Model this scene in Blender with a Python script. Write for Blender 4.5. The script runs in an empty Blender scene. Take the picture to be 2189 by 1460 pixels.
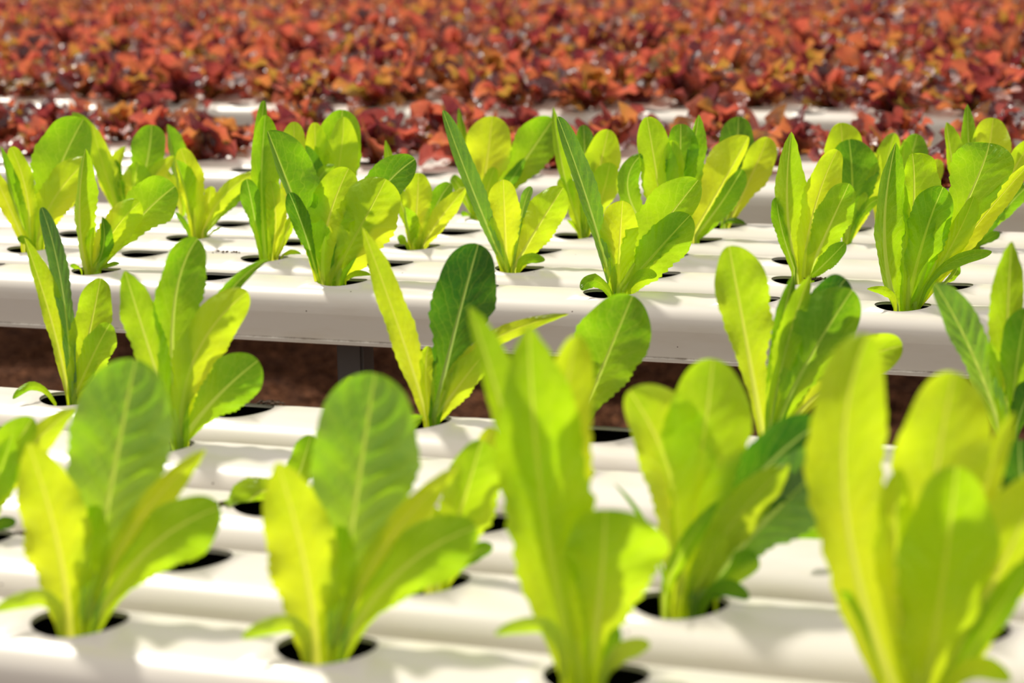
import bpy, bmesh, math, random
from mathutils import Vector, Matrix

# ------------------------------------------------------------------ camera, sky, sun, exposure
SC = bpy.context.scene
COL = SC.collection
ZT = 0.75                                   # height of the growing channels' tops
F_PX, PITCH, ROLL, YAW, H_CAM = 5000.0, math.radians(10.306), math.radians(-0.999), math.radians(-21.337), 0.3713
CAM = Vector((0, 0, ZT + H_CAM))
FW = Vector((math.sin(YAW) * math.cos(PITCH), math.cos(YAW) * math.cos(PITCH), -math.sin(PITCH)))
_rt = Vector((math.cos(YAW), -math.sin(YAW), 0)); _up = _rt.cross(FW)
RT = _rt * math.cos(ROLL) + _up * math.sin(ROLL)
UP = -_rt * math.sin(ROLL) + _up * math.cos(ROLL)
cd = bpy.data.cameras.new('camera'); cam = bpy.data.objects.new('camera', cd); COL.objects.link(cam)
m = Matrix((RT, UP, -FW)).transposed().to_4x4(); m.translation = CAM; cam.matrix_world = m
cd.sensor_width = 36; cd.lens = F_PX * 36 / 2189; cd.clip_start = 0.05; cd.clip_end = 200
cd.dof.use_dof = True; cd.dof.focus_distance = 2.16; cd.dof.aperture_fstop = 8.0
SC.camera = cam
SC.view_settings.view_transform = 'Standard'; SC.view_settings.look = 'None'
SC.view_settings.gamma = 1; SC.view_settings.use_curve_mapping = False; SC.view_settings.exposure = 0.05

w = bpy.data.worlds.new('world'); SC.world = w; w.use_nodes = True
bg = w.node_tree.nodes['Background']; bg.inputs[1].default_value = 1.0
_tc = w.node_tree.nodes.new('ShaderNodeTexCoord'); _sx = w.node_tree.nodes.new('ShaderNodeSeparateXYZ'); _rp = w.node_tree.nodes.new('ShaderNodeValToRGB')
w.node_tree.links.new(_tc.outputs['Generated'], _sx.inputs[0]); w.node_tree.links.new(_sx.outputs[2], _rp.inputs[0]); w.node_tree.links.new(_rp.outputs[0], bg.inputs[0])
_rp.color_ramp.elements[0].color = (0.50, 0.45, 0.425, 1); _rp.color_ramp.elements[1].color = (0.92, 0.88, 0.83, 1)   # hazy sky, brighter overhead
sd = bpy.data.lights.new('sun', 'SUN'); sun = bpy.data.objects.new('sun', sd); COL.objects.link(sun)
sd.energy = 3.9; sd.angle = math.radians(3.0); sd.color = (1.0, 0.95, 0.86)
az = math.radians(38); el = math.radians(50)    # azimuth from straight behind the beds towards the left
_f = Vector((math.sin(YAW), math.cos(YAW), 0))
SUN_DIR = (_f * math.cos(az) - _rt * math.sin(az)) * math.cos(el) + Vector((0, 0, math.sin(el)))
sun.rotation_euler = SUN_DIR.to_track_quat('Z', 'Y').to_euler()
sun.location = (0, 3, 6)

# ------------------------------------------------------------------ helpers
def ray(px, py):
    return FW + RT * ((px - 1094.5) / F_PX) - UP * ((py - 730) / F_PX)      # depth 1 along FW
def at_depth(px, py, d): return CAM + ray(px, py) * d
def on_plane(px, py, z):
    r = ray(px, py); return CAM + r * ((z - CAM.z) / r.z)
def depth(p): return (p - CAM).dot(FW)
def to_px(p):
    d = p - CAM; z = d.dot(FW); return 1094.5 + F_PX * d.dot(RT) / z, 730 - F_PX * d.dot(UP) / z

def link(name, mesh, parent=None):
    o = bpy.data.objects.new(name, mesh); COL.objects.link(o)
    if parent: o.parent = parent
    return o
def mesh_from(name, verts, faces, mat, smooth=True, uvs=None):
    me = bpy.data.meshes.new(name); me.from_pydata([tuple(v) for v in verts], [], faces)
    if mat: me.materials.append(mat)
    if smooth: me.polygons.foreach_set('use_smooth', [True] * len(me.polygons))
    if uvs:
        l = me.uv_layers.new(name='UVMap')
        for lp in me.loops: l.data[lp.index].uv = uvs[lp.vertex_index]
    me.update(); return me
def tag(o, label=None, cat=None, group=None, kind=None):
    for k, v in (('label', label), ('category', cat), ('group', group), ('kind', kind)):
        if v: o[k] = v
    return o
def empty(name, loc):
    o = bpy.data.objects.new(name, None); COL.objects.link(o); o.location = loc; o.empty_display_size = .02; return o
def lerp_tab(tab, t):
    for (a, x), (b, y) in zip(tab, tab[1:]):
        if t <= b:
            k = (t - a) / (b - a); k = k * k * (3 - 2 * k) * .5 + k * .5
            return x + (y - x) * k
    return tab[-1][1]

# ------------------------------------------------------------------ materials
def new_mat(name):
    mt = bpy.data.materials.new(name); mt.use_nodes = True; nt = mt.node_tree; nt.nodes.clear()
    return mt, nt, nt.nodes.new('ShaderNodeOutputMaterial')
class N:
    def __init__(s, nt): s.nt = nt
    def node(s, t, **k):
        n = s.nt.nodes.new(t)
        for a, b in k.items(): setattr(n, a, b)
        return n
    def put(s, sock, v):
        if isinstance(v, bpy.types.NodeSocket): s.nt.links.new(v, sock)
        else: sock.default_value = v
    def math(s, op, a, b=0.0, c=0.0, clamp=False):
        n = s.node('ShaderNodeMath', operation=op, use_clamp=clamp)
        for i, v in enumerate((a, b, c)): s.put(n.inputs[i], v)
        return n.outputs[0]
    def mix(s, f, a, b):
        n = s.node('ShaderNodeMix', data_type='RGBA'); s.put(n.inputs[0], f); s.put(n.inputs[6], a); s.put(n.inputs[7], b); return n.outputs[2]
    def noise(s, vec, scale, detail=2.0, rough=.5):
        n = s.node('ShaderNodeTexNoise'); n.inputs['Scale'].default_value = scale; n.inputs['Detail'].default_value = detail
        n.inputs['Roughness'].default_value = rough
        if vec is not None: s.put(n.inputs['Vector'], vec)
        return n.outputs['Fac']
    def ramp(s, f, stops):
        n = s.node('ShaderNodeValToRGB'); s.put(n.inputs[0], f); e = n.color_ramp.elements
        while len(e) < len(stops): e.new(.5)
        for x, (p, c) in zip(e, stops): x.position = p; x.color = tuple(c) + ((1,) if len(c) == 3 else ())
        return n.outputs[0]
    def bump(s, h, strength, dist):
        n = s.node('ShaderNodeBump'); n.inputs['Strength'].default_value = strength; n.inputs['Distance'].default_value = dist
        s.put(n.inputs['Height'], h); return n.outputs[0]

def leafy(n, out, refl, trans, share, normal, rough, spec=.35, soft=None):
    """diffuse + translucent sheet with a waxy gloss"""
    p = n.node('ShaderNodeBsdfPrincipled'); n.put(p.inputs['Base Color'], refl); n.put(p.inputs['Roughness'], rough)
    p.inputs['Specular IOR Level'].default_value = spec
    t = n.node('ShaderNodeBsdfTranslucent'); n.put(t.inputs[0], trans)
    if normal is not None: n.put(p.inputs['Normal'], normal)
    if soft is not None: n.put(t.inputs['Normal'], soft)
    mx = n.node('ShaderNodeMixShader'); n.put(mx.inputs[0], share)
    n.nt.links.new(p.outputs[0], mx.inputs[1]); n.nt.links.new(t.outputs[0], mx.inputs[2]); n.nt.links.new(mx.outputs[0], out.inputs[0])

def mat_romaine():
    mt, nt, out = new_mat('romaine_leaf'); n = N(nt)
    tone = n.node('ShaderNodeAttribute', attribute_type='OBJECT', attribute_name='tone').outputs['Fac']
    uv = n.node('ShaderNodeUVMap').outputs[0]
    sp = n.node('ShaderNodeSeparateXYZ'); n.put(sp.inputs[0], uv); u, v = sp.outputs[0], sp.outputs[1]
    oc = n.node('ShaderNodeTexCoord').outputs['Object']
    au = n.math('ABSOLUTE', n.math('MULTIPLY_ADD', u, 2.0, -1.0))
    big = n.noise(oc, 38, 2); fine = n.noise(oc, 210, 2)
    # side veins running up and out from the rib
    q = n.math('SUBTRACT', n.math('MULTIPLY', v, 9.0), n.math('MULTIPLY', n.math('POWER', au, .8), 2.6))
    q = n.math('ADD', q, n.math('MULTIPLY', n.math('SUBTRACT', big, .5), 2.4))
    fr = n.math('ABSOLUTE', n.math('SUBTRACT', n.math('FRACT', q), .5))
    vein = n.math('SUBTRACT', 1.0, n.math('MULTIPLY', fr, n.math('MULTIPLY_ADD', au, 14.0, 14.0)), clamp=True)
    vor = n.node('ShaderNodeTexVoronoi', feature='DISTANCE_TO_EDGE'); n.put(vor.inputs['Vector'], oc); vor.inputs['Scale'].default_value = 130
    net = n.math('SUBTRACT', 1.0, n.math('MULTIPLY', vor.outputs['Distance'], 14.0), clamp=True)
    rib = n.math('SUBTRACT', 1.0, n.math('MULTIPLY', au, n.math('MULTIPLY_ADD', v, 14.0, 4.0)), clamp=True)
    vv = n.math('MAXIMUM', n.math('MULTIPLY', vein, n.math('MULTIPLY_ADD', tone, -.35, .75)), n.math('MAXIMUM', n.math('MULTIPLY', net, n.math('MULTIPLY_ADD', tone, -.36, .44)), n.math('MULTIPLY', rib, .8)))
    # pigment with light variation painted in: greener towards the blade, paler at the foot
    te = n.math('ADD', tone, n.math('MULTIPLY', n.math('SUBTRACT', v, .60), n.math('MULTIPLY_ADD', n.math('SUBTRACT', 1.0, au), .26, .24)))
    te = n.math('ADD', te, n.math('MULTIPLY', n.math('SUBTRACT', big, .5), .22), clamp=True)
    refl = n.ramp(te, [(0, (.42, .52, .030)), (.3, (.26, .42, .018)), (.6, (.125, .28, .014)), (1, (.045, .13, .016))])
    wax_gloss = n.node('ShaderNodeAttribute', attribute_type='OBJECT', attribute_name='wax_gloss').outputs['Fac']
    refl = n.mix(wax_gloss, refl, (.36, .50, .24, 1))        # waxy bloom of older leaves, with the sheen of light painted in
    trans = n.ramp(te, [(0, (.88, .98, .020)), (.3, (.60, .88, .010)), (.6, (.28, .58, .006)), (1, (.045, .19, .008))])
    refl = n.mix(n.math('MULTIPLY', vv, .55), refl, (.46, .58, .10, 1))
    trans = n.mix(n.math('MULTIPLY', vv, .50), trans, (.80, .95, .055, 1))
    puck = n.math('ADD', n.math('MULTIPLY', n.math('SUBTRACT', fr, .25), 1.0), n.math('MULTIPLY', fine, .5))
    nm = n.bump(puck, .75, .0026); sf = n.bump(fine, .5, .0012)
    leafy(n, out, refl, trans, .62, nm, .38, .32, sf)
    return mt
def mat_rib():
    mt, nt, out = new_mat('romaine_rib'); n = N(nt)
    tone = n.node('ShaderNodeAttribute', attribute_type='OBJECT', attribute_name='tone').outputs['Fac']
    refl = n.ramp(tone, [(0, (.50, .58, .08)), (.5, (.36, .48, .09)), (1, (.24, .36, .09))])
    trans = n.ramp(tone, [(0, (.97, .98, .10)), (.5, (.74, .92, .12)), (1, (.45, .62, .14))])
    leafy(n, out, refl, trans, .66, None, .4)
    return mt
def mat_red():
    mt, nt, out = new_mat('red_lettuce_leaf'); n = N(nt)
    a = n.node('ShaderNodeAttribute', attribute_type='GEOMETRY', attribute_name='tone').outputs['Fac']
    oc = n.node('ShaderNodeTexCoord').outputs['Object']
    nz = n.noise(oc, 30, 2)
    t = n.math('ADD', a, n.math('MULTIPLY', n.math('SUBTRACT', nz, .5), .55), clamp=True)
    refl = n.ramp(t, [(0, (.07, .016, .022)), (.35, (.17, .036, .026)), (.7, (.21, .070, .022)), (1, (.18, .115, .02))])
    trans = n.ramp(t, [(0, (.22, .026, .036)), (.35, (.78, .150, .085)), (.7, (.76, .25, .070)), (1, (.48, .31, .040))])
    leafy(n, out, refl, trans, .52, n.bump(n.noise(oc, 110, 2), 1.0, .008), .30, 1.0)
    p = [x for x in nt.nodes if x.type == 'BSDF_PRINCIPLED'][0]        # wet looking glints
    p.inputs['Coat Weight'].default_value = .8; p.inputs['Coat Roughness'].default_value = .2
    n.put(p.inputs['Coat Normal'], n.bump(n.noise(oc, 48, 2), 1.0, .02))
    return mt
def mat_pvc():
    mt, nt, out = new_mat('white_channel_plastic'); n = N(nt)
    oc = n.node('ShaderNodeTexCoord').outputs['Object']
    mp = n.node('ShaderNodeMapping'); mp.inputs['Scale'].default_value = (1.5, 6, 6); n.put(mp.inputs[0], oc)
    st = n.noise(mp.outputs[0], 6, 4, .6)
    col = n.mix(n.math('MULTIPLY', n.math('SUBTRACT', st, .5), 1.6, clamp=True), (.72, .675, .595, 1), (.60, .52, .39, 1))
    # scattered dirt specks
    vo = n.node('ShaderNodeTexVoronoi'); n.put(vo.inputs['Vector'], oc); vo.inputs['Scale'].default_value = 65
    keep = n.math('GREATER_THAN', n.noise(oc, 22, 3, .7), .56)
    spk = n.math('MULTIPLY', n.math('LESS_THAN', vo.outputs['Distance'], .065), keep)
    col = n.mix(n.math('MULTIPLY', spk, .75), col, (.10, .06, .035, 1))
    # a dirt line above the bottom lip
    sp = n.node('ShaderNodeSeparateXYZ'); n.put(sp.inputs[0], oc)
    d = n.math('ABSOLUTE', n.math('ADD', sp.outputs[2], .0545))
    ln = n.math('SUBTRACT', 1.0, n.math('MULTIPLY', d, 600.0), clamp=True)
    ln = n.math('MULTIPLY', ln, n.math('MULTIPLY', n.math('SUBTRACT', n.noise(oc, 35, 5, .75), .40), 4.0, clamp=True))
    col = n.mix(n.math('MULTIPLY', ln, .8), col, (.12, .075, .045, 1))
    p = n.node('ShaderNodeBsdfPrincipled'); n.put(p.inputs['Base Color'], col); p.inputs['Roughness'].default_value = .3
    p.inputs['Specular IOR Level'].default_value = .45
    nt.links.new(p.outputs[0], out.inputs[0]); return mt
def mat_plain(name, col, rough=.6, metal=0, var=.0, scale=30):
    mt, nt, out = new_mat(name); n = N(nt)
    p = n.node('ShaderNodeBsdfPrincipled'); p.inputs['Roughness'].default_value = rough; p.inputs['Metallic'].default_value = metal
    if var:
        oc = n.node('ShaderNodeTexCoord').outputs['Object']; f = n.noise(oc, scale, 4, .6)
        n.put(p.inputs['Base Color'], n.mix(f, tuple(c * (1 - var) for c in col) + (1,), tuple(c * (1 + var) for c in col) + (1,)))
    else: p.inputs['Base Color'].default_value = tuple(col) + (1,)
    nt.links.new(p.outputs[0], out.inputs[0]); return mt
def mat_soil():
    mt, nt, out = new_mat('brown_soil'); n = N(nt)
    oc = n.node('ShaderNodeTexCoord').outputs['Object']
    a = n.noise(oc, 22, 6, .75); b = n.noise(oc, 90, 4, .7)
    col = n.ramp(n.math('MULTIPLY_ADD', b, .5, n.math('MULTIPLY', a, .5)), [(.38, (.016, .006, .003)), (.5, (.11, .042, .018)), (.62, (.38, .16, .075))])
    p = n.node('ShaderNodeBsdfPrincipled'); n.put(p.inputs['Base Color'], col); p.inputs['Roughness'].default_value = .95; p.inputs['Specular IOR Level'].default_value = .1
    n.put(p.inputs['Normal'], n.bump(n.math('ADD', a, b), 1.0, .03)); nt.links.new(p.outputs[0], out.inputs[0]); return mt
M_LEAF, M_RIB, M_RED, M_PVC, M_SOIL = mat_romaine(), mat_rib(), mat_red(), mat_pvc(), mat_soil()
M_BLACK = mat_plain('black_channel_lining', (.012, .010, .008), .7)
M_STEEL = mat_plain('grey_painted_steel', (.12, .115, .11), .55, .2, .15, 12)
M_CRUMB = mat_plain('dark_soil_crumb', (.07, .04, .022), .95, 0, .5, 200)

# ------------------------------------------------------------------ ground
def ground():
    """soil with real clods where it can be seen between the benches"""
    xs = [-16, -12, -8] + [-5.2 + .032 * i for i in range(150)] + [-.2, 2, 5, 8]
    ys = [-3, 0, 3] + [4.4 + .032 * i for i in range(135)] + [9, 12, 16, 22]
    rnd = random.Random(5); vs, fs = [], []
    for y in ys:
        for x in xs:
            c = (math.sin(x * 9 + y * 4) + math.sin(y * 11 - x * 5)) * .006
            vs.append((x + rnd.uniform(-.010, .010), y + rnd.uniform(-.010, .010), c + rnd.uniform(-.022, .022) * rnd.random()))
    n = len(xs)
    for j in range(len(ys) - 1):
        for i in range(n - 1):
            a = j * n + i; fs.append((a, a + 1, a + n + 1, a + n))
    g = link('ground', mesh_from('ground', vs, fs, M_SOIL)); tag(g, 'bare reddish brown soil under the growing benches', 'ground', kind='structure')
ground()

# ------------------------------------------------------------------ growing channels
HW, HOLE_R, SH = .050, .0268, .028          # half width, hole radius, shoulder drop
def ztop(y, hw=HW, drop=SH):
    a = min(1, abs(y) / hw) ** 2.6
    return -drop * (1 - (1 - a) ** (1 / 2.6))
def plan_sheet(x0, x1, holes, hw, dz, seg):
    """top sheet of a channel with round holes; returns verts, faces, rims (lists of vertex ids)"""
    vs, fs, rims = [], [], []
    cache = {}
    def V(x, y):
        k = (round(x, 5), round(y, 5))
        if k not in cache: cache[k] = len(vs); vs.append((x, y, ztop(y, hw) + dz))
        return cache[k]
    c, R = .037, .0345
    ys = [-R + 2 * R * i / seg for i in range(seg + 1)]
    outer = [hw * math.sin(math.pi / 2 * k / 12) for k in range(13)]
    outer = [R] + [y for y in outer if y > R + .001]
    xs = [x0]
    for h in holes: xs += [h - c, h + c]
    xs.append(x1)
    def quad(xa, xb, ya, yb): fs.append((V(xa, ya), V(xb, ya), V(xb, yb), V(xa, yb)))
    for xa, xb in zip(xs[::2], xs[1::2]):
        for a, b in zip(ys, ys[1:]): quad(xa, xb, a, b)
    for xa, xb in zip(xs, xs[1:]):
        for a, b in zip(outer, outer[1:]): quad(xa, xb, a, b); quad(xa, xb, -b, -a)
    for h in holes:
        bd = [(h + c, y) for y in ys] + [(h + c - 2 * c * i / seg, R) for i in range(1, seg + 1)] + \
             [(h - c, -y) for y in ys[1:]] + [(h - c + 2 * c * i / seg, -R) for i in range(1, seg)]
        ring = []
        for bx, by in bd:
            ax, ay = (bx - h), by; a = math.atan2(ay / R, ax / c)
            ring.append(V(h + HOLE_R * math.cos(a), HOLE_R * math.sin(a)))
        nb = len(bd)
        for i in range(nb):
            j = (i + 1) % nb; fs.append((ring[i], V(*bd[i]), V(*bd[j]), ring[j]))
        rims.append(ring)
    return vs, fs, rims
def channel(y, x0, x1, holes, label, group, seg=8):
    root = empty('growing_channel', (0, y, ZT)); tag(root, label, 'growing channel', group)
    vs, fs, rims = plan_sheet(x0, x1, holes, HW, 0, seg)
    for ring in rims:                                       # thickness of the wall at every hole
        low = []
        for i in ring: low.append(len(vs)); vs.append((vs[i][0], vs[i][1], vs[i][2] - .0028))
        for i in range(len(ring)):
            j = (i + 1) % len(ring); fs.append((ring[j], ring[i], low[i], low[j]))
    prof = [(HW, -SH), (HW, -.0545), (HW + .0022, -.0555), (HW + .0022, -.0585), (HW - .002, -.060)]
    for s in (1, -1):
        for (a, za), (b, zb) in zip(prof, prof[1:]):
            k = len(vs); vs += [(x0, s * a, za), (x1, s * a, za), (x1, s * b, zb), (x0, s * b, zb)]; fs.append((k, k + 1, k + 2, k + 3))
    k = len(vs); vs += [(x0, -.048, -.060), (x1, -.048, -.060), (x1, .048, -.060), (x0, .048, -.060)]; fs.append((k, k + 1, k + 2, k + 3))
    me = mesh_from('shell', vs, fs, M_PVC)
    # keep the sharp bends of the side wall crisp
    for p in me.polygons:
        zs = [me.vertices[i].co.z for i in p.vertices]
        if max(zs) < -SH + .0005: p.use_smooth = False
    link('shell', me, root)
    # black inside
    vs, fs, _ = plan_sheet(x0, x1, holes, HW - .003, -.0030, seg)
    for (a, za), (b, zb) in (((.047, -.031), (.047, -.056)), ((-.047, -.031), (-.047, -.056)), ((-.047, -.056), (.047, -.056))):
        k = len(vs); vs += [(x0, a, za), (x1, a, za), (x1, b, zb), (x0, b, zb)]; fs.append((k, k + 1, k + 2, k + 3))
    link('lining', mesh_from('lining', vs, fs, M_BLACK), root)['label'] = 'black inside of the channel'
    for x in (x0, x1):                                      # closed ends
        c = [(x, HW * math.sin(math.pi / 2 * i / 8), 0) for i in range(-8, 9)]
        c = [(x, a, ztop(a)) for _, a, _ in c] + [(x, HW, -.058), (x, -HW, -.058)]
        d = .006 if x == x1 else -.006
        v2 = c + [(x + d, a, b) for _, a, b in c]; q = len(c)
        link('end_cap', mesh_from('end_cap', v2, [tuple(range(q)), tuple(range(q, 2 * q))] + [(i, (i + 1) % q, q + (i + 1) % q, q + i) for i in range(q)], M_PVC, False), root)
    return root
def bench_frame(y0, y1, legs, label):
    root = empty('bench_frame', (legs[0], (y0 + y1) / 2, 0)); tag(root, label, 'bench frame'); L0 = legs[0]
    def box(name, x, y, z, sx, sy, sz):
        b = bmesh.new(); bmesh.ops.create_cube(b, size=1, matrix=Matrix.Translation((x - L0, y - (y0 + y1) / 2, z)) @ Matrix.Diagonal((sx, sy, sz, 1)))
        bmesh.ops.bevel(b, geom=list(b.edges), offset=.003, segments=2, affect='EDGES')
        me = bpy.data.meshes.new(name); b.to_mesh(me); b.free(); me.materials.append(M_STEEL); link(name, me, root)
    for x in legs:
        box('crossbar', x, (y0 + y1 + .12) / 2, ZT - .070, .026, y1 - y0 - .12 + .02, .020)
        for y in (y0, y1): box('leg', x, y, (ZT - .0605) / 2, .031, .031, ZT - .0605)
    return root

PITCH_Y = .1312
# rows: y, x of one hole, hole spacing  (front bench, middle bench)
ROWS = {}
def fit_row(name, pts):
    """pts: (px,py,k) hole centres read off the photo -> row y, hole origin and spacing in metres"""
    ps = [(on_plane(a, b, ZT), k) for a, b, k in pts]
    n = len(ps); y = sum(p.y for p, _ in ps) / n
    mk = sum(k for _, k in ps) / n; mx = sum(p.x for p, _ in ps) / n
    sl = sum((k - mk) * (p.x - mx) for p, k in ps) / sum((k - mk) ** 2 for _, k in ps)
    sl = min(.153, max(.144, sl))
    ROWS[name] = (y, mx - sl * mk, sl)
fit_row('A', [(205,577,0),(460,588,1),(720,600,2),(1305,625,4),(1927,653,6)])
fit_row('B', [(60,527,0),(322,540,1),(573,549,2),(833,560,3),(1108,572,4),(1400,582,5)])
fit_row('C', [(172,498,0),(402,507,1),(635,515,2),(892,523,3),(1155,534,4),(1705,553,6)])
fit_row('D', [(500,477,2),(982,494,4),(1229,502,5),(1495,510,6)])
fit_row('E', [(1550,478,0),(1820,487,1)])
fit_row('F1', [(162,1328,0),(690,1385,1),(1271,1443,2)])
fit_row('F2', [(404,1180,0),(922,1235,1),(1450,1290,2)])
fit_row('F3', [(610,1065,0),(1025,1108,1)])
fit_row('F4', [(335,948,0),(737,985,1)])
fit_row('F5', [(137,850,0),(515,875,1),(905,897,2),(1281,918,3)])
def even(names):                            # the channels of one bench lie at an even pitch
    y0 = sum(ROWS[n][0] - i * PITCH_Y for i, n in enumerate(names)) / len(names)
    for i, n in enumerate(names): ROWS[n] = (y0 + i * PITCH_Y,) + ROWS[n][1:]
even(['F1', 'F2', 'F3', 'F4', 'F5']); even(['A', 'B', 'C', 'D', 'E'])
def hole_x(row, k): y, o, s = ROWS[row]; return o + s * k
def row_span(y):
    return math.tan(YAW - .235) * y - .32, math.tan(YAW + .235) * y + .32
ORD = ['front', 'second', 'third', 'fourth', 'rear']
def lay_rows(names, bench, group):
    for i, nm in enumerate(names):
        y, o, s = ROWS[nm]; a, b = row_span(y)
        hs = [o + s * k for k in range(-30, 40) if a + .06 < o + s * k < b - .06]
        channel(y, a, b, hs, '%s white plastic growing channel of the %s' % (ORD[i], bench), group, 10)
lay_rows(['F1', 'F2', 'F3', 'F4', 'F5'], 'nearest bench, under the blurred big lettuces', 'white channels of the nearest bench')
lay_rows(['A', 'B', 'C', 'D', 'E'], 'middle bench of green lettuces', 'white channels of the middle bench')
pa = at_depth(738, 770, depth(Vector((hole_x('A', 2), ROWS['A'][0], ZT))) + .02)
bench_frame(ROWS['A'][0] + .03, ROWS['E'][0], [pa.x, pa.x + 1.6], 'dark grey steel post frame under the middle bench')
bench_frame(ROWS['F1'][0], ROWS['F5'][0], [-1.25, .55], 'dark grey steel frame under the nearest bench')

# ------------------------------------------------------------------ romaine lettuces
CROP = {'p': (0, 0, 1), 'c1': (0, 200, 2.9795), 'c2': (700, 200, 2.9795), 'c3': (1430, 200, 2.884), 'c4': (0, 440, 2.9795),
        'c5': (700, 480, 2.9795), 'c6': (1430, 500, 2.884), 'd1': (0, 930, 2.7548), 'd2': (500, 930, 2.7548), 'd3': (1000, 930, 2.7548), 'd4': (1459, 930, 2.7548)}
SHAPE = {'s': [(0, .20), (.2, .30), (.4, .56), (.58, .87), (.72, 1), (1, 1)],
         'o': [(0, .40), (.12, .54), (.3, .77), (.5, .96), (.66, 1), (1, 1)],
         'l': [(0, .40), (.15, .60), (.35, .88), (.52, 1), (.68, .96), (.82, .74), (.92, .45), (.98, .16), (1, .01)]}
ROUND = {'s': .66, 'o': .60}
def width_at(shp, t):
    f = lerp_tab(SHAPE[shp], t)
    if shp in ROUND and t > ROUND[shp]:
        f *= max(.012, (1 - ((t - ROUND[shp]) / (1 - ROUND[shp])) ** 2.25)) ** (1 / 2.1)
    return f
def add_leaf(root, d0, zfloor, spec, rnd, seedling=False):
    crop, pts, wl, wr, shp, tone, lean = spec[:7]
    fl, fr = spec[7] if len(spec) > 7 else (0, 0)
    wax_gloss, tone = (.55, tone - 1) if tone > 1 else (0.0, tone)
    ox, oy, k = CROP[crop]
    P = [((float(a) / k + ox), (float(b) / k + oy)) for a, b in (q.split(',') for q in pts.split())]
    g = 1.12 if shp == 'l' else 1.0
    wl *= g / k; wr *= g / k; wm = max(wl, wr)
    (bx, by), (mx, my), (tx, ty) = P
    cx, cy = 2 * mx - .5 * (bx + tx), 2 * my - .5 * (by + ty)
    L = math.hypot(mx - bx, my - by) + math.hypot(tx - mx, ty - my)
    nt, nu = (60, 14) if not seedling else (14, 8)
    if L < 60: nt, nu = 20, 8
    cupsign = 1 if lean <= 0 else -1
    cup = .32 * cupsign
    ph1, ph2, ph3 = rnd.uniform(0, 6.28), rnd.uniform(0, 6.28), rnd.uniform(0, 6.28)
    fq = rnd.uniform(9, 14)
    loc = root.location
    hb = nu // 2
    r0 = min(.0026, wm * .10 * d0 / F_PX + .0004) if not seedling else .0006
    verts, uvs, faces, rv, rf, ruv = [], [], [], [], [], []
    ts = [-.10, -.05] + [math.sin(math.pi / 2 * (i / nt) ** .85) if i / nt > 0 else 0 for i in range(nt + 1)]
    for t in ts:
        tt = max(t, 0)
        x = (1 - tt) ** 2 * bx + 2 * tt * (1 - tt) * cx + tt * tt * tx
        y = (1 - tt) ** 2 * by + 2 * tt * (1 - tt) * cy + tt * tt * ty
        dx = 2 * (1 - tt) * (cx - bx) + 2 * tt * (tx - cx); dy = 2 * (1 - tt) * (cy - by) + 2 * tt * (ty - cy)
        n = math.hypot(dx, dy) or 1; lx, ly = dy / n, -dx / n            # left of the heading
        dd = d0 + lean * .01 * tt ** 1.3
        c = at_depth(x, y, dd)
        if t < 0: c = c + Vector((0, 0, -.16 * abs(t)))                   # foot reaching down into the hole
        f = width_at(shp, tt) * (1 - (4 if t < 0 else 0) * abs(t))
        pxm = dd / F_PX
        rr = r0 * (1 - .88 * tt ** .7) / pxm                              # half width of the rib
        lo = max(0, 1 - abs(tt - .40) / .44)
        def point(u):
            au = abs(u); wv = wl if u < 0 else wr; fo = fl if u < 0 else fr
            saw = (t * fq * 1.5 + (ph1 if u < 0 else ph2)) % 1.0
            edge = 1 + (au ** 4) * (.20 * lo * (saw - .5) + .05 * math.sin(tt * 17 + ph3 + (2 if u < 0 else 0)))
            lat = au * wv * f * edge
            dep = cup * wm * f * au ** 1.7 + fo * wm * f * au
            dep += wm * f * (.17 * au ** 2 * math.sin(fq * 1.7 * tt + (ph1 if u < 0 else ph2)) + .05 * math.sin(3.1 * u + 9 * tt + ph3) * au)
            dep += wm * f * (.085 if wax_gloss else .016) * math.sin(6.283 * (10 * tt - 2.4 * au ** .8) + ph1 + math.sin(7 * tt + 3 * u)) * min(1, au * 4) * (1 - au ** 4)
            s = -1 if u > 0 else 1
            v = c + (RT * (lx * lat * s) - UP * (ly * lat * s)) * pxm + FW * (dep * pxm)
            if v.z < zfloor + .0015 and t > .12: v.z = zfloor + .0015 + .15 * au * .004
            return v - loc
        ul = min(.45, rr / max(wl * f, .01)); ur = min(.45, rr / max(wr * f, .01))
        us = [-1 + (1 - ul) * i / hb for i in range(hb + 1)] + [ur + (1 - ur) * i / hb for i in range(hb + 1)]
        for u in us: verts.append(point(u)); uvs.append(((u + 1) / 2, tt))
        a, b = verts[-hb - 2], verts[-hb - 1]
        bulge = -FW * ((b - a).length * .30)
        for q, k2 in ((0, 0), (.25, .75), (.5, 1), (.75, .75), (1, 0)):
            rv.append(a + (b - a) * q + bulge * k2); ruv.append((q, tt))
    nr = len(ts); wd = 2 * hb + 2
    for j in range(nr - 1):
        for i in range(wd - 1):
            if i == hb and not seedling: continue
            a = j * wd + i; faces.append((a, a + 1, a + wd + 1, a + wd))
        for i in range(4):
            a = j * 5 + i; rf.append((a, a + 1, a + 6, a + 5))
    nm = 'seed_leaf' if seedling else 'leaf'
    o = link(nm, mesh_from(nm, verts, faces, M_LEAF, True, uvs), root); o['tone'] = float(tone); o['wax_gloss'] = wax_gloss
    if wax_gloss: o['label'] = 'pale waxy leaf with painted gloss'
    elif tone >= .75 and not seedling: o['label'] = 'dark green leaf'
    elif tone <= .08 and not seedling: o['label'] = 'yellow green leaf'
    if not seedling:                                                      # pale raised rib set into the middle of the blade
        rb = link('midrib', mesh_from('midrib', rv, rf, M_RIB, True, ruv), o); rb['tone'] = float(tone); rb['label'] = 'pale green midrib'
    return o
PLANTS = []
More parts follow.
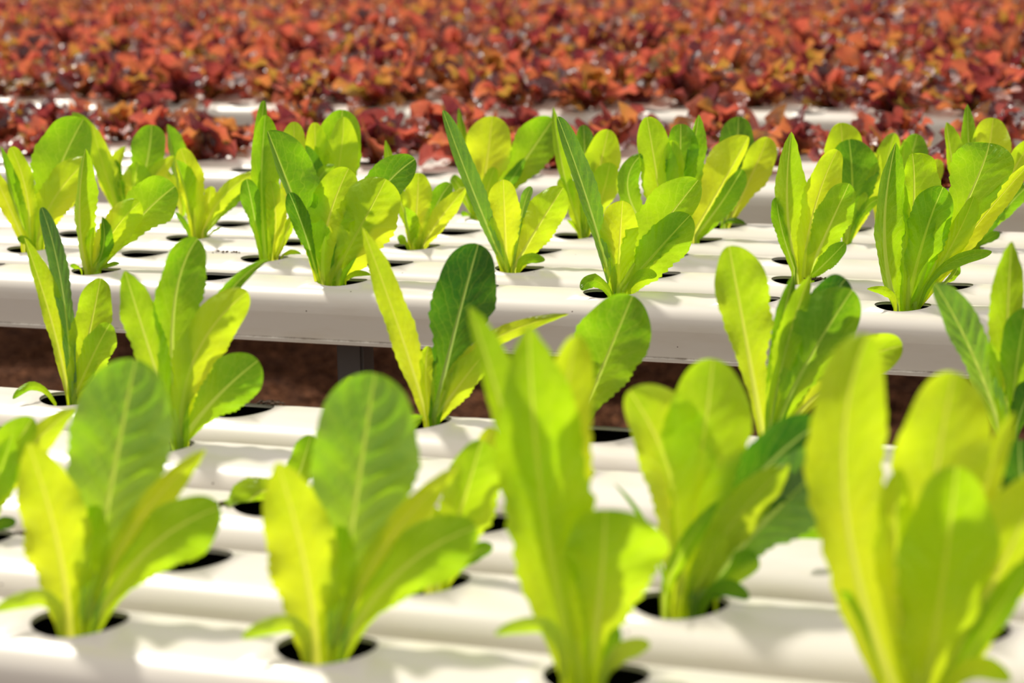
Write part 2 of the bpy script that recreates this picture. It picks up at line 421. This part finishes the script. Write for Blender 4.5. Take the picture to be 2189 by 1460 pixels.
GRP = {'F': 'blurred green lettuces of the nearest bench', 'M': 'green romaine lettuces of the middle bench'}
def romaine(row, k, label, leaves, seeds=(), seed=0):
    y = ROWS[row][0]; p = Vector((hole_x(row, k), y, ZT))
    root = empty('romaine_lettuce', p - Vector((0, 0, .012)))
    tag(root, label, 'lettuce', GRP['F' if row[0] == 'F' else 'M'])
    d0 = depth(p); rnd = random.Random(hash((row, k)) % 1000 if False else (ord(row[0]) * 31 + len(row) * 7 + int(k * 13) + seed))
    # short root crown and net plug sitting in the hole
    b = bmesh.new(); bmesh.ops.create_uvsphere(b, u_segments=12, v_segments=8, radius=.008)
    for v in b.verts: v.co = Vector((v.co.x, v.co.y, v.co.z * 1.6 - .010))
    bx = sum(float(l[1].split()[0].split(',')[0]) / CROP[l[0]][2] + CROP[l[0]][0] for l in leaves) / len(leaves)
    cw = at_depth(bx, to_px(p)[1], d0) - p
    if abs(cw.x) < .02: bmesh.ops.translate(b, vec=(cw.x, 0, 0), verts=b.verts)
    me = bpy.data.meshes.new('crown'); b.to_mesh(me); b.free(); me.materials.append(M_RIB)
    me.polygons.foreach_set('use_smooth', [True] * len(me.polygons))
    c = link('crown', me, root); c['tone'] = .3
    for l in leaves: add_leaf(root, d0, ZT, l, rnd)
    for l in seeds: add_leaf(root, d0 - .004, ZT, l, rnd, True)
    PLANTS.append(root); return root
# --- middle bench
romaine('A', 0, 'small lettuce with a pointed folded leaf and one big round dark leaf to its right', [
 ('c1','620,1110 880,800 1115,590',165,150,'s',.45,3), ('c1','585,1110 575,960 600,850',30,20,'l',.2,.5),
 ('c1','600,1110 720,880 890,690',105,105,'o',.05,-.5), ('c1','545,1130 505,750 545,350',45,95,'l',.32,-1,(.9,.2)),
 ('c1','600,1125 660,960 650,785',30,48,'l',.7,-2,(.6,.4))],
 [('c1','640,1120 700,1090 765,1080',14,14,'l',.55,-1), ('c1','520,1135 485,1105 447,1097',16,16,'o',.5,-1)])
romaine('B', 0, 'lettuce at the left edge with a wide round green leaf rising behind yellow ones', [
 ('c1','250,940 345,560 530,165',185,165,'s',.5,4), ('c1','150,940 30,660 -60,480',50,50,'l',.1,1),
 ('c1','190,940 165,620 70,340',65,70,'o',.15,.5), ('c1','240,960 340,680 560,420',125,115,'o',.03,-1),
 ('c1','195,960 90,690 5,335',22,55,'l',.5,-1.5,(.9,.4))],
 [('c1','215,975 160,935 108,930',26,26,'o',.5,-1)])
romaine('D', 1, 'lettuce half hidden behind others, with a tall yellow leaf and an upright oval green leaf', [
 ('c1','760,780 600,350 460,120',50,60,'l',.45,3), ('c1','820,780 925,480 965,200',115,115,'s',.55,2),
 ('c1','790,790 690,560 585,190',55,70,'l',.03,0), ('c1','800,780 760,560 735,420',30,30,'l',.6,1),
 ('c1','830,780 850,600 880,440',85,105,'o',.2,-.5), ('c1','830,780 975,545 1110,400',45,45,'l',.08,.5),
 ('c1','790,780 740,520 800,335',45,30,'l',.12,2)])
romaine('E', -4, 'single narrow pointed dark leaf standing behind the lettuce with an arching yellow leaf', [
 ('c1','1150,720 1105,440 1065,195',25,85,'l',.5,0,(.4,.5)), ('c1','1150,720 1080,560 1000,490',35,40,'l',.08,1)])
romaine('C', 1, 'lettuce with a bright upright leaf and a long yellow leaf arching right', [
 ('c1','1310,880 1450,690 1560,530',70,75,'s',.6,2), ('c1','1240,900 1225,620 1150,350',72,90,'o',.03,.5),
 ('c1','1270,880 1325,700 1340,590',40,40,'o',.08,0), ('c1','1290,900 1410,670 1640,490',50,52,'l',.05,-1),
 ('c1','1225,910 1185,650 1120,420',22,85,'l',.38,-1.5,(.8,.5))],
 [('c1','1210,918 1175,830 1115,755',16,18,'l',.7,-1), ('c1','1325,905 1370,870 1412,852',7,7,'l',.5,-1)])
romaine('B', 2, 'tall narrow lettuce with a slim upright leaf, left of the wide yellow leaf', [
 ('c1','1690,1000 1660,450 1682,45',45,42,'o',.55,3), ('c1','1740,950 1850,520 1870,180',85,80,'s',.15,4),
 ('c1','1690,1050 1665,600 1690,138',68,115,'o',.45,1), ('c1','1760,1040 1825,880 1880,750',28,28,'l',.25,0),
 ('c1','1725,1050 1755,800 1720,560',62,75,'o',.02,-.5), ('c1','1665,1050 1615,760 1570,545',68,62,'s',.62,-1.5)],
 [('c1','1790,1045 1850,1010 1920,1022',14,14,'l',.4,-1)])
romaine('C', 2, 'lettuce behind the wide yellow leaf, its rounded leaves topping the slim upright one', [
 ('p','650,512 705,390 732,235',50,55,'s',.45,2), ('p','655,512 672,390 672,262',25,32,'o',.05,1),
 ('p','662,512 714,400 735,250',36,38,'o',.03,-.5), ('p','658,512 678,400 645,312',18,22,'o',.75,-1.5),
 ('p','660,512 675,400 716,353',14,18,'l',.3,-2)])
romaine('A', 2, 'lettuce with a wide glowing yellow leaf and a slim dark leaf leaning left', [
 ('p','722,595 790,440 887,340',45,42,'o',.72,3), ('p','690,595 700,480 745,360',48,55,'o',.18,1),
 ('p','706,600 768,490 825,383',66,66,'o',.08,-1.5), ('p','690,602 633,440 572,280',16,66,'o',.62,-2,(.6,.2)),
 ('p','680,602 652,500 618,412',22,22,'s',.78,-3)],
 [('p','738,600 760,585 795,588',6,6,'l',.4,-1)])
romaine('C', 3, 'small lettuce with a pale narrow leaf slanting right over an empty hole', [
 ('c2','580,980 450,640 370,295',38,38,'l',.4,3), ('c2','600,960 690,720 785,575',62,55,'s',.62,2),
 ('c2','545,985 568,740 580,505',88,95,'o',.1,1), ('c2','600,985 715,800 890,590',62,55,'l',.05,-2),
 ('c2','525,988 512,860 492,720',16,72,'l',.35,-2.5,(.6,.5))],
 [('c2','515,990 480,940 460,900',26,26,'o',.5,-1)])
romaine('E', -2, 'lettuce with the largest upright yellow leaf, at the back of the middle bench', [
 ('c2','930,780 880,450 835,90',30,35,'l',.5,3), ('c2','990,790 1230,460 1440,160',140,145,'s',.48,2),
 ('c2','950,790 1005,500 1050,145',155,155,'s',.0,.5), ('c2','940,790 850,610 790,530',40,40,'o',.5,1),
 ('c2','985,790 1010,640 1065,470',50,52,'s',.2,-2), ('c2','990,790 1150,580 1258,410',40,32,'l',.72,-2)],
 [('c2','920,790 880,770 850,765',18,18,'o',.6,-1)])
romaine('B', 4, 'lettuce whose long dark leaf leans left across the tallest yellow leaf behind', [
 ('c2','1185,1110 1240,760 1300,595',35,30,'s',1.6,1.5), ('c2','1185,1115 1340,850 1500,600',125,115,'o',.22,0),
 ('c2','1140,1115 1130,830 1120,548',112,102,'o',.0,-1.5), ('c2','1140,1125 955,690 735,108',42,75,'o',1.75,-1.5,(.4,-.2))],
 [('c2','1215,1130 1265,1055 1385,1062',34,34,'o',.45,-1)])
romaine('D', 5, 'lettuce with two rounded leaves standing behind the dark leaf that leans left', [
 ('c2','1640,880 1640,450 1630,200',60,60,'o',.7,3), ('c2','1620,900 1500,480 1438,85',28,45,'l',.38,0,(.5,.3)),
 ('c2','1640,905 1705,600 1790,230',115,120,'s',.12,1), ('c2','1620,900 1560,690 1480,540',60,75,'o',.28,.5),
 ('c2','1645,908 1740,680 1800,440',95,92,'s',.2,-1)],
 [('c2','1605,910 1570,840 1525,805',12,12,'l',.35,-1)])
romaine('C', 5, 'lettuce mostly hidden behind the glossy leaf, showing a slim and a pointed leaf', [
 ('p','1440,540 1452,370 1455,265',32,38,'o',.55,2), ('p','1450,540 1475,370 1494,245',12,26,'l',.55,2,(.3,.5)),
 ('p','1430,540 1408,400 1383,250',35,45,'o',.28,1), ('p','1430,542 1345,420 1372,330',22,26,'o',.55,0),
 ('p','1440,542 1435,420 1440,300',30,26,'o',.1,.5), ('p','1436,546 1440,500 1445,440',24,24,'o',.3,-.5)])
romaine('A', 4, 'lettuce with a feathered yellow centre leaf and a glossy round leaf to its right', [
 ('p','1322,620 1395,510 1492,385',62,42,'o',.4,1.5), ('p','1332,622 1402,540 1475,460',44,50,'o',.42,-.5),
 ('c2','1850,1260 1862,960 1880,683',128,112,'o',.0,-1.5), ('c2','1820,1275 1665,710 1465,148',42,88,'o',1.75,-1.5,(.4,-.2))],
 [('p','1305,630 1272,600 1243,620',15,15,'o',.6,-1.5), ('p','1345,615 1370,588 1404,590',12,12,'o',.35,-1)])
romaine('D', 6, 'lettuce with one broad yellow leaf leaning right and a dark leaf under it', [
 ('c3','150,870 310,590 490,265',165,45,'o',.03,-.5), ('c3','165,880 325,670 450,465',45,85,'o',.62,-1.5)])
romaine('E', 0, 'lettuce at the rear of the middle bench with a broad yellow leaf', [
 ('c3','340,810 400,500 430,143',125,115,'s',.68,3), ('c3','360,810 485,560 610,270',90,110,'s',.03,.5)],
 [('c3','320,825 390,785 470,808',20,20,'o',.65,-1)])
romaine('D', 7, 'lettuce behind with a dark crinkled round leaf and a pale leaf slanting right', [
 ('c3','1090,900 1080,520 1060,180',115,125,'s',.12,3), ('c3','1095,900 1130,620 1110,283',150,160,'s',.68,1),
 ('c3','1105,900 1215,650 1300,370',40,55,'l',.12,0), ('c3','1110,890 1220,700 1320,655',28,30,'l',.45,-.5)])
romaine('B', 6, 'tight lettuce of overlapping upright leaves with a tall pointed one on its left', [
 ('c3','770,1080 690,820 665,640',48,42,'o',.6,1), ('c3','830,1110 900,700 1040,348',95,105,'o',.08,1),
 ('c3','790,1115 730,700 755,235',58,110,'l',.33,-.5,(.5,.2)), ('c3','860,1115 985,830 1110,555',112,112,'o',.42,-1.5),
 ('c3','885,1120 980,1030 1085,920',55,55,'o',.58,-2.5)])
romaine('E', 1, 'lettuce tucked behind the biggest lettuce of the middle bench, only its rounded tops showing', [
 ('c3','1330,840 1450,520 1530,250',90,95,'s',.55,1), ('c3','1330,840 1560,600 1660,405',55,60,'s',.08,1),
 ('c3','1320,840 1420,520 1450,280',32,75,'l',.08,0), ('c3','1300,840 1320,550 1390,243',75,75,'s',.28,-.5),
 ('c3','1290,840 1290,600 1268,360',35,38,'l',.08,-1)])
romaine('D', 8, 'lettuce at the right edge with a slim pointed leaf sticking up above the others', [
 ('c3','1870,940 1850,400 1840,65',42,40,'l',.5,4), ('c3','1880,940 1950,500 2000,150',125,125,'s',.06,3),
 ('c3','1850,940 1760,500 1710,175',32,85,'l',.28,2), ('c3','1900,940 2080,560 2235,290',70,70,'s',.2,1),
 ('c3','1860,950 1950,780 2060,640',55,80,'o',.6,-.5), ('c3','1900,950 2050,740 2230,550',60,62,'s',.6,0)],
 [('c3','1915,930 1980,890 2040,860',30,30,'o',.7,-1)])
romaine('B', 7, 'tiny dark seedling in a hole behind the biggest lettuce of the middle bench', [
 ('c3','1690,1180 1755,1120 1785,1060',25,28,'o',.5,0), ('c3','1660,1180 1690,1060 1740,1020',40,30,'o',.75,1)])
romaine('A', 6, 'biggest lettuce of the middle bench, with a large round veined leaf', [
 ('c3','1520,1300 1850,640 1975,305',200,175,'s',.48,2), ('c3','1470,1290 1510,700 1500,370',70,160,'o',.33,1),
 ('c3','1520,1310 1890,820 2235,420',60,65,'l',.05,1.5), ('c3','1500,1312 1730,960 1880,635',55,90,'o',.08,-.5),
 ('c3','1470,1318 1570,900 1690,575',130,145,'o',.48,-1.5), ('c3','1405,1318 1330,850 1400,300',38,130,'l',.5,-1,(.5,.1))],
 [('c3','1395,1318 1350,1230 1220,1205',24,26,'l',.3,-1), ('c3','1545,1300 1700,1065 1990,975',30,52,'s',.5,-1)])
# --- nearest bench
romaine('F5', 0, 'blurred lettuce by the left edge with long yellow and grey-green leaves leaning left', [
 ('c4','465,1230 395,520 265,10',55,66,'o',1.9,.5), ('c4','470,1230 560,850 640,462',112,130,'o',.25,.5),
 ('c4','440,1245 335,760 155,200',46,85,'l',.15,-1,(.2,.4)), ('c4','470,1245 580,980 700,750',95,105,'o',.3,-1.5)],
 [('c4','350,1262 220,1150 82,1230',26,30,'o',.5,-1)])
romaine('F4', 0, 'blurred lettuce with five spread leaves, a dark round one low on its right', [
 ('c4','1150,1480 1340,740 1712,338',50,45,'l',.6,3), ('c4','1140,1480 1105,680 1260,208',118,180,'o',.52,2),
 ('c4','1150,1480 1190,1300 1220,1180',40,40,'o',.05,0), ('c4','1130,1480 930,850 795,412',105,105,'l',.36,-.5),
 ('c4','1150,1480 1250,950 1575,545',150,150,'o',.1,-1), ('c4','1160,1500 1370,1230 1645,985',170,170,'s',.52,-2)])
romaine('F5', 2, 'blurred lettuce with one big dark round leaf and a long pointed leaf leaning left', [
 ('c5','680,1230 805,700 960,125',200,205,'s',.92,1.5), ('c5','650,1240 625,950 645,775',42,72,'o',.18,.5),
 ('c5','690,1240 960,800 1540,570',50,50,'l',.06,-.5), ('c5','680,1245 850,1010 1060,740',85,80,'l',.22,-1),
 ('c5','640,1250 465,690 222,15',72,90,'l',.12,-1.5,(.1,.3))])
romaine('F5', 3, 'single round dark leaf leaning right beside an empty hole on the nearest bench', [
 ('p','1235,915 1282,800 1352,632',82,75,'s',.5,1), ('p','1232,915 1240,820 1265,740',30,30,'o',.1,1)])
romaine('F5', 4, 'blurred lettuce with a broad leaf leaning left and a crowd of dark rounded tops', [
 ('c6','650,1230 900,600 1090,278',130,120,'s',.88,2), ('c6','610,1240 680,650 775,250',50,50,'l',.65,1.5),
 ('c6','680,1240 1080,850 1440,690',130,130,'s',.18,1), ('c6','620,1240 725,700 870,255',75,65,'l',.28,.5),
 ('c6','640,1240 850,800 1130,345',210,190,'s',.48,-.5), ('c6','580,1250 475,650 370,75',130,215,'s',.22,-1.5)])
romaine('F5', 5, 'blurred lettuce at the right edge with one leaf drooping left and one pointing up', [
 ('c6','2090,1300 2085,600 2115,45',110,85,'l',.33,1), ('c6','2120,1300 2140,850 2210,460',115,120,'s',.52,-.5),
 ('c6','2070,1300 1880,760 1640,305',75,140,'o',1.6,-.5), ('c6','2130,1300 2170,1100 2260,900',80,80,'s',.9,-1)])
romaine('F4', 1, 'lettuce hidden behind a pale ribbed leaf, one small rounded leaf tip showing', [
 ('p','745,985 752,900 750,803',26,28,'s',.4,1), ('p','760,985 830,930 905,890',22,22,'l',.45,1)])
romaine('F3', 0, 'small lettuce with one drooping rounded leaf between the two ribbed pale leaves', [
 ('p','612,1078 560,1050 492,1130',34,46,'s',.3,-.5), ('p','615,1078 640,1010 665,930',30,30,'o',.5,1)])
romaine('F3', 3, 'lettuce lying low behind the large blurred one on the right, with a flat pale leaf', [
 ('p','1900,1190 1800,1130 1690,1145',26,26,'o',.5,0), ('p','1910,1190 1870,1100 1840,1010',40,40,'o',.4,1)])
romaine('F3', 4, 'dark blurred lettuce at the right edge, low beside a white channel', [
 ('p','2230,1180 2160,1060 2085,1045',26,30,'o',.72,0), ('p','2230,1190 2160,1120 2098,1150',22,34,'o',.8,-1),
 ('p','2230,1180 2190,1060 2180,940',50,60,'o',.9,.5)])
romaine('F2', -1, 'lettuce cut off by the left edge, three leaves reaching in', [
 ('p','-70,1150 -5,1020 70,893',50,42,'o',.38,.5), ('p','-65,1150 40,985 160,872',28,28,'l',.12,0), ('p','-60,1150 -15,1050 25,930',32,32,'l',.25,-1)],
 [('p','-50,1148 0,1120 32,1122',14,14,'o',.8,-1)])
romaine('F2', 1, 'lettuce half hidden by the ribbed leaf, with a yellow green oval leaf leaning right', [
 ('d2','1230,850 1400,300 1520,-45',65,95,'o',.03,2), ('d2','1150,860 1130,620 1180,420',90,90,'o',.08,.5),
 ('d2','1200,860 1335,440 1460,30',140,200,'o',.26,-.5), ('d2','1250,840 1390,720 1525,655',55,45,'o',.6,0)])
romaine('F2', 2, 'large blurred lettuce with two broad yellow green leaves and dark leaves spread right', [
 ('p','1480,1280 1585,1060 1755,903',65,85,'s',.92,2.5), ('p','1490,1280 1640,1110 1800,965',75,85,'s',1.8,1),
 ('p','1450,1290 1490,1040 1525,767',92,95,'s',.25,1), ('p','1440,1295 1440,1050 1345,835',52,115,'o',.1,-.5,(.2,.1)),
 ('d3','1300,1000 1400,800 1480,560',85,85,'o',.03,-1), ('p','1465,1290 1565,1120 1688,992',38,42,'l',.06,-1.5),
 ('d3','1150,960 1255,700 1480,380',45,55,'l',.42,-2)],
 [('d3','1380,1020 1500,900 1655,965',50,55,'o',.75,-1), ('d3','1460,960 1590,810 1690,690',85,85,'s',.45,0), ('d3','1180,960 1060,560 860,285',15,15,'l',.6,0)])
f1 = romaine('F1', 0, 'large blurred lettuce with a pale ribbed leaf, first along the bottom of the picture', [
 ('p','190,1310 235,1050 290,768',108,118,'s',1.50,2.5), ('p','172,1345 190,1200 205,1080',38,38,'o',.18,.5),
 ('p','185,1340 285,1130 440,960',26,34,'l',.03,-.5), ('p','198,1345 312,1180 470,1085',58,78,'s',.38,-1.5),
 ('d1','410,1160 335,620 165,45',185,180,'l',.0,-2)],
 [('d1','355,1165 270,970 -30,1035',50,55,'o',1.2,-1)])
romaine('F1', 2, 'tallest blurred lettuce in the lower middle, with one long leaf rising straight up', [
 ('p','1225,1455 1095,950 1002,655',22,48,'l',.33,0), ('p','1245,1450 1205,1000 1235,718',45,60,'o',.06,.5),
 ('p','1238,1460 1162,1090 1130,693',78,98,'l',.26,-2), ('d3','720,1440 785,880 810,438',225,385,'s',.26,-2.5),
 ('d3','800,1450 850,1250 890,1130',40,40,'l',.5,-2)],
 [('d3','560,1440 480,1150 160,1175',45,55,'o',1.2,-1), ('d3','790,1440 900,1290 1075,1235',60,60,'o',1.1,-2)])
romaine('F1', 3, 'biggest blurred lettuce in the lower right corner', [
 ('p','1960,1490 1985,1130 2040,795',100,105,'s',.08,1), ('p','2000,1490 2090,1100 2168,880',22,26,'l',.08,2),
 ('p','1920,1495 1805,1060 1855,715',75,95,'o',.13,-1), ('p','1950,1495 1915,1200 1925,1000',40,42,'l',.06,-.5),
 ('p','1995,1495 2120,1250 2240,1010',80,80,'o',.1,-1.5), ('p','1970,1500 2010,1280 2045,998',95,115,'o',.22,-3),
 ('p','2005,1495 2130,1310 2210,1190',28,28,'l',.4,-2)],
 [('p','1880,1440 1830,1300 1795,1270',8,8,'l',.5,-1), ('p','2010,1490 2080,1430 2160,1455',24,24,'o',.2,-2)])
# the lettuce in the next hole grew alike: same leaves, one hole further along
f1b = f1.copy(); COL.objects.link(f1b); f1b.location = f1.location + Vector((ROWS['F1'][2], 0, 0)); f1b.rotation_euler = (0, 0, math.radians(3))
f1b['label'] = 'large blurred lettuce with a pale ribbed leaf, second along the bottom of the picture'
for ch in list(f1.children):
    c2 = ch.copy(); COL.objects.link(c2); c2.parent = f1b
    for g in ch.children: g2 = g.copy(); COL.objects.link(g2); g2.parent = c2
PLANTS.append(f1b)

# ------------------------------------------------------------------ soil crumbs lying on the channels
def crumbs(px, py, spread, n, label, seed):
    rnd = random.Random(seed); c = on_plane(px, py, ZT)
    b = bmesh.new()
    for i in range(n):
        r = rnd.uniform(.0005, .0017); x, y = rnd.gauss(0, spread), rnd.gauss(0, spread * .45)
        b2 = bmesh.ops.create_icosphere(b, subdivisions=1, radius=r, matrix=Matrix.Translation((x, y, r * .4)))
        for v in b2['verts']: v.co += Vector((rnd.uniform(-r, r), rnd.uniform(-r, r), rnd.uniform(-r, r) * .4)) * .5
    me = bpy.data.meshes.new('soil_crumbs'); b.to_mesh(me); b.free(); me.materials.append(M_CRUMB)
    o = link('soil_crumbs', me); o.location = c; tag(o, label, 'soil crumbs', kind='stuff')
crumbs(580, 862, .006, 30, 'dark soil crumbs beside an empty hole on the nearest bench', 1)
crumbs(481, 539, .008, 16, 'brown soil crumbs on the middle bench between two empty holes', 2)
crumbs(1745, 597, .008, 22, 'soil crumbs on the middle bench right of the tall two-leaved lettuce', 3)
crumbs(2028, 582, .006, 26, 'soil crumbs beside the tiny seedling on the middle bench', 4)
crumbs(465, 1077, .005, 12, 'soil crumbs left of the drooping round leaf on the nearest bench', 5)
crumbs(45, 1140, .004, 10, 'soil crumbs at the left edge of the nearest bench', 6)

# ------------------------------------------------------------------ red lettuces
def red_leaf(rnd, vs, fs, tn, az, lean, L, W, nt, nu):
    """one lobed, ruffled red leaf growing from the origin"""
    base = len(vs); d = Vector((math.cos(az), math.sin(az), 0)); s = Vector((-math.sin(az), math.cos(az), 0))
    ph = rnd.uniform(0, 6.3); ph2 = rnd.uniform(0, 6.3); curl = rnd.uniform(-.5, 1.8); tone = rnd.random(); tw = rnd.uniform(-1.3, 1.3)
    r = Vector((0, 0, 0)); ang = lean * .45
    for j in range(nt + 1):
        t = j / nt
        a = ang + (lean - ang) * min(1, t * 1.6) + curl * max(0, t - .55)
        if j: r = r + (d * math.sin(a) + Vector((0, 0, math.cos(a)))) * (L / nt)
        nrm = (d * math.cos(a) - Vector((0, 0, math.sin(a))))
        f = (.12 + .88 * min(1, (t / .62) ** 1.6)) * (1 if t < .82 else math.sqrt(max(0, 1 - ((t - .82) / .19) ** 2)))
        f *= 1 + .22 * math.sin(t * 19 + ph) * (t > .25)
        for i in range(nu + 1):
            u = -1 + 2 * i / nu
            ff = f * (1 + .12 * math.sin(t * 23 + ph2) * (1 if u > 0 else -1))
            p = r + s * (u * W * ff * .5 * (1 - .15 * abs(u))) + nrm * (W * f * (-.20 * abs(u) ** 1.5 + .26 * u * u * math.sin(t * 17 + ph + u * 2) + tw * u * .35))
            vs.append(p); tn.append(max(0, min(1, tone * 1.15 - .12 + (.35 - t * .5) * .6)))
    for j in range(nt):
        for i in range(nu):
            a = base + j * (nu + 1) + i; fs.append((a, a + 1, a + nu + 2, a + nu + 1))
def red_mesh(name, vs, fs, tn):
    me = mesh_from(name, vs, fs, M_RED); at = me.attributes.new('tone', 'FLOAT', 'POINT'); at.data.foreach_set('value', tn); return me
def red_leaf_set(rnd, n, nt, nu, size=((.050, .122), (.020, .042))):
    out = []
    for i in range(n):
        q = i / n; vs, fs, tn = [], [], []
        lean = 1.55 - 1.35 * q + rnd.uniform(-.25, .25)
        red_leaf(rnd, vs, fs, tn, i * 2.4 + rnd.uniform(-.35, .35), lean, rnd.uniform(*size[0]) * (1 - .10 * q), rnd.uniform(*size[1]) * (1 - .1 * q), nt, nu)
        out.append((vs, fs, tn))
    return out
R = random.Random(11)
KINDS = []
for kx in range(6):
    ls = red_leaf_set(R, 38, 11, 6); lo = red_leaf_set(R, 30, 6, 4)
    parts = [red_mesh('leaf', *l) for l in red_leaf_set(R, 24, 12, 8, ((.042, .088), (.024, .046)))]
    whole = []
    for st in (ls, lo):
        vs, fs, tn = [], [], []
        for v, f, t in st:
            o = len(vs); vs += v; fs += [tuple(a + o for a in q) for q in f]; tn += t
        whole.append((vs, fs, tn))
    KINDS.append((parts, red_mesh('red_lettuce', *whole[0]), whole[1]))
ZC = ZT - .006
RED_TABLES = [3.160 + 1.136 * i for i in range(9)]
beside = []; red_spots = []                                             # (table, row, x, y)
for ti, y0 in enumerate(RED_TABLES):
    for r in range(5):
        y = y0 + PITCH_Y * r; a, b = row_span(y); off = R.uniform(-.01, .01)
        if ti < 3:
            hs = [-.02 + off + .15 * k for k in range(-80, 20) if a + .06 < -.02 + off + .15 * k < b - .06]
            channel(y, a, b, hs, '%s white growing channel of the %s bench of red lettuces' % (ORD[r], ('first', 'second', 'third')[ti]), 'white channels under the red lettuces', 6)
        else:
            hs = [-.02 + off + .15 * k for k in range(-120, 20) if a + .06 < -.02 + off + .15 * k < b - .06]
            channel(y, a, b, hs, 'white growing channel under the %s row of the %s red bench' % (ORD[r], ('fourth fifth sixth seventh eighth ninth'.split())[ti - 3]), 'white channels far back in the red field', 4)
        for x in hs:
            px, py = to_px(Vector((x, y, ZT + .06)))
            if not (-60 < px < 2250 and py > -75):
                if ti > 0 and -620 < px < 2800 and py > -90 and not (ti == 1 and r == 0): beside.append((ti, r, x, y))
                continue
            if ti == 0 and r == 0 and not (1600 < px < 1770 or px > 1990): continue      # the front row stands empty but for a few
            if (ti, r) == (1, 0) and R.random() < .50 or (ti, r) == (0, 4) and R.random() < .55: continue
            if R.random() < (.05 if ti == 0 else .03): continue
            red_spots.append((ti, r, x, y))
    if ti < 3:
        xm = math.tan(YAW) * y0
        bench_frame(y0, y0 + 4 * PITCH_Y, [xm - .235 * y0 - .8, xm + .235 * y0 + .3], 'dark steel frame under the %s bench of red lettuces' % ('first', 'second', 'third')[ti])
red_spots.sort(key=lambda s: s[3])
BN = ['first', 'second', 'third', 'fourth', 'fifth', 'sixth', 'seventh', 'eighth', 'ninth']
NTH = ('first second third fourth fifth sixth seventh eighth ninth tenth eleventh twelfth thirteenth fourteenth fifteenth sixteenth seventeenth '
       'eighteenth nineteenth twentieth twenty-first twenty-second twenty-third twenty-fourth twenty-fifth twenty-sixth twenty-seventh twenty-eighth twenty-ninth thirtieth').split()
def red_at(ti, r, x, y):
    parts, whole, _ = KINDS[R.randrange(len(KINDS))]
    k = sum(1 for t, q, x2, _ in red_spots if (t, q) == (ti, r) and x2 < x)
    lab = 'red oak leaf lettuce, %s from the left in %s row of the %s red bench' % (NTH[k], ORD[r], BN[ti])
    grp = 'red lettuces, %s row of the %s bench' % (ORD[r], BN[ti])
    sc = R.uniform(.90, 1.15) if ti == 0 else R.uniform(.88, 1.15)            # younger plants on the first bench
    if ti == 0:
        o = empty('red_lettuce', (x, y, ZC))
        for me in parts: link('leaf', me, o)
    else: o = link('red_lettuce', whole); o.location = (x, y, ZC)
    o.rotation_euler = (0, 0, R.uniform(0, 6.28)); o.scale = (sc, sc, sc * R.uniform(.85, 1.15))
    tag(o, lab, 'lettuce', grp)
for s in red_spots[:300]: red_at(*s)
vs, fs, tn = [], [], []
for ti, r, x, y in red_spots[300:] + beside:
    v, f, t = KINDS[R.randrange(6)][2]; a = R.uniform(0, 6.28); ca, sa = math.cos(a), math.sin(a); o = len(vs); sc = R.uniform(.9, 1.12)
    vs += [Vector((x + sc * (p.x * ca - p.y * sa), y + sc * (p.x * sa + p.y * ca), ZC + sc * p.z)) for p in v]
    fs += [tuple(q + o for q in c) for c in f]; tn += t
if vs:
    far = link('red_lettuce_field', red_mesh('red_lettuce_field', vs, fs, tn))
    tag(far, 'dense mass of blurred red lettuces along the top of the picture', 'lettuce field', kind='stuff')
print('RED', len(red_spots), 'ROMAINE', len(PLANTS))
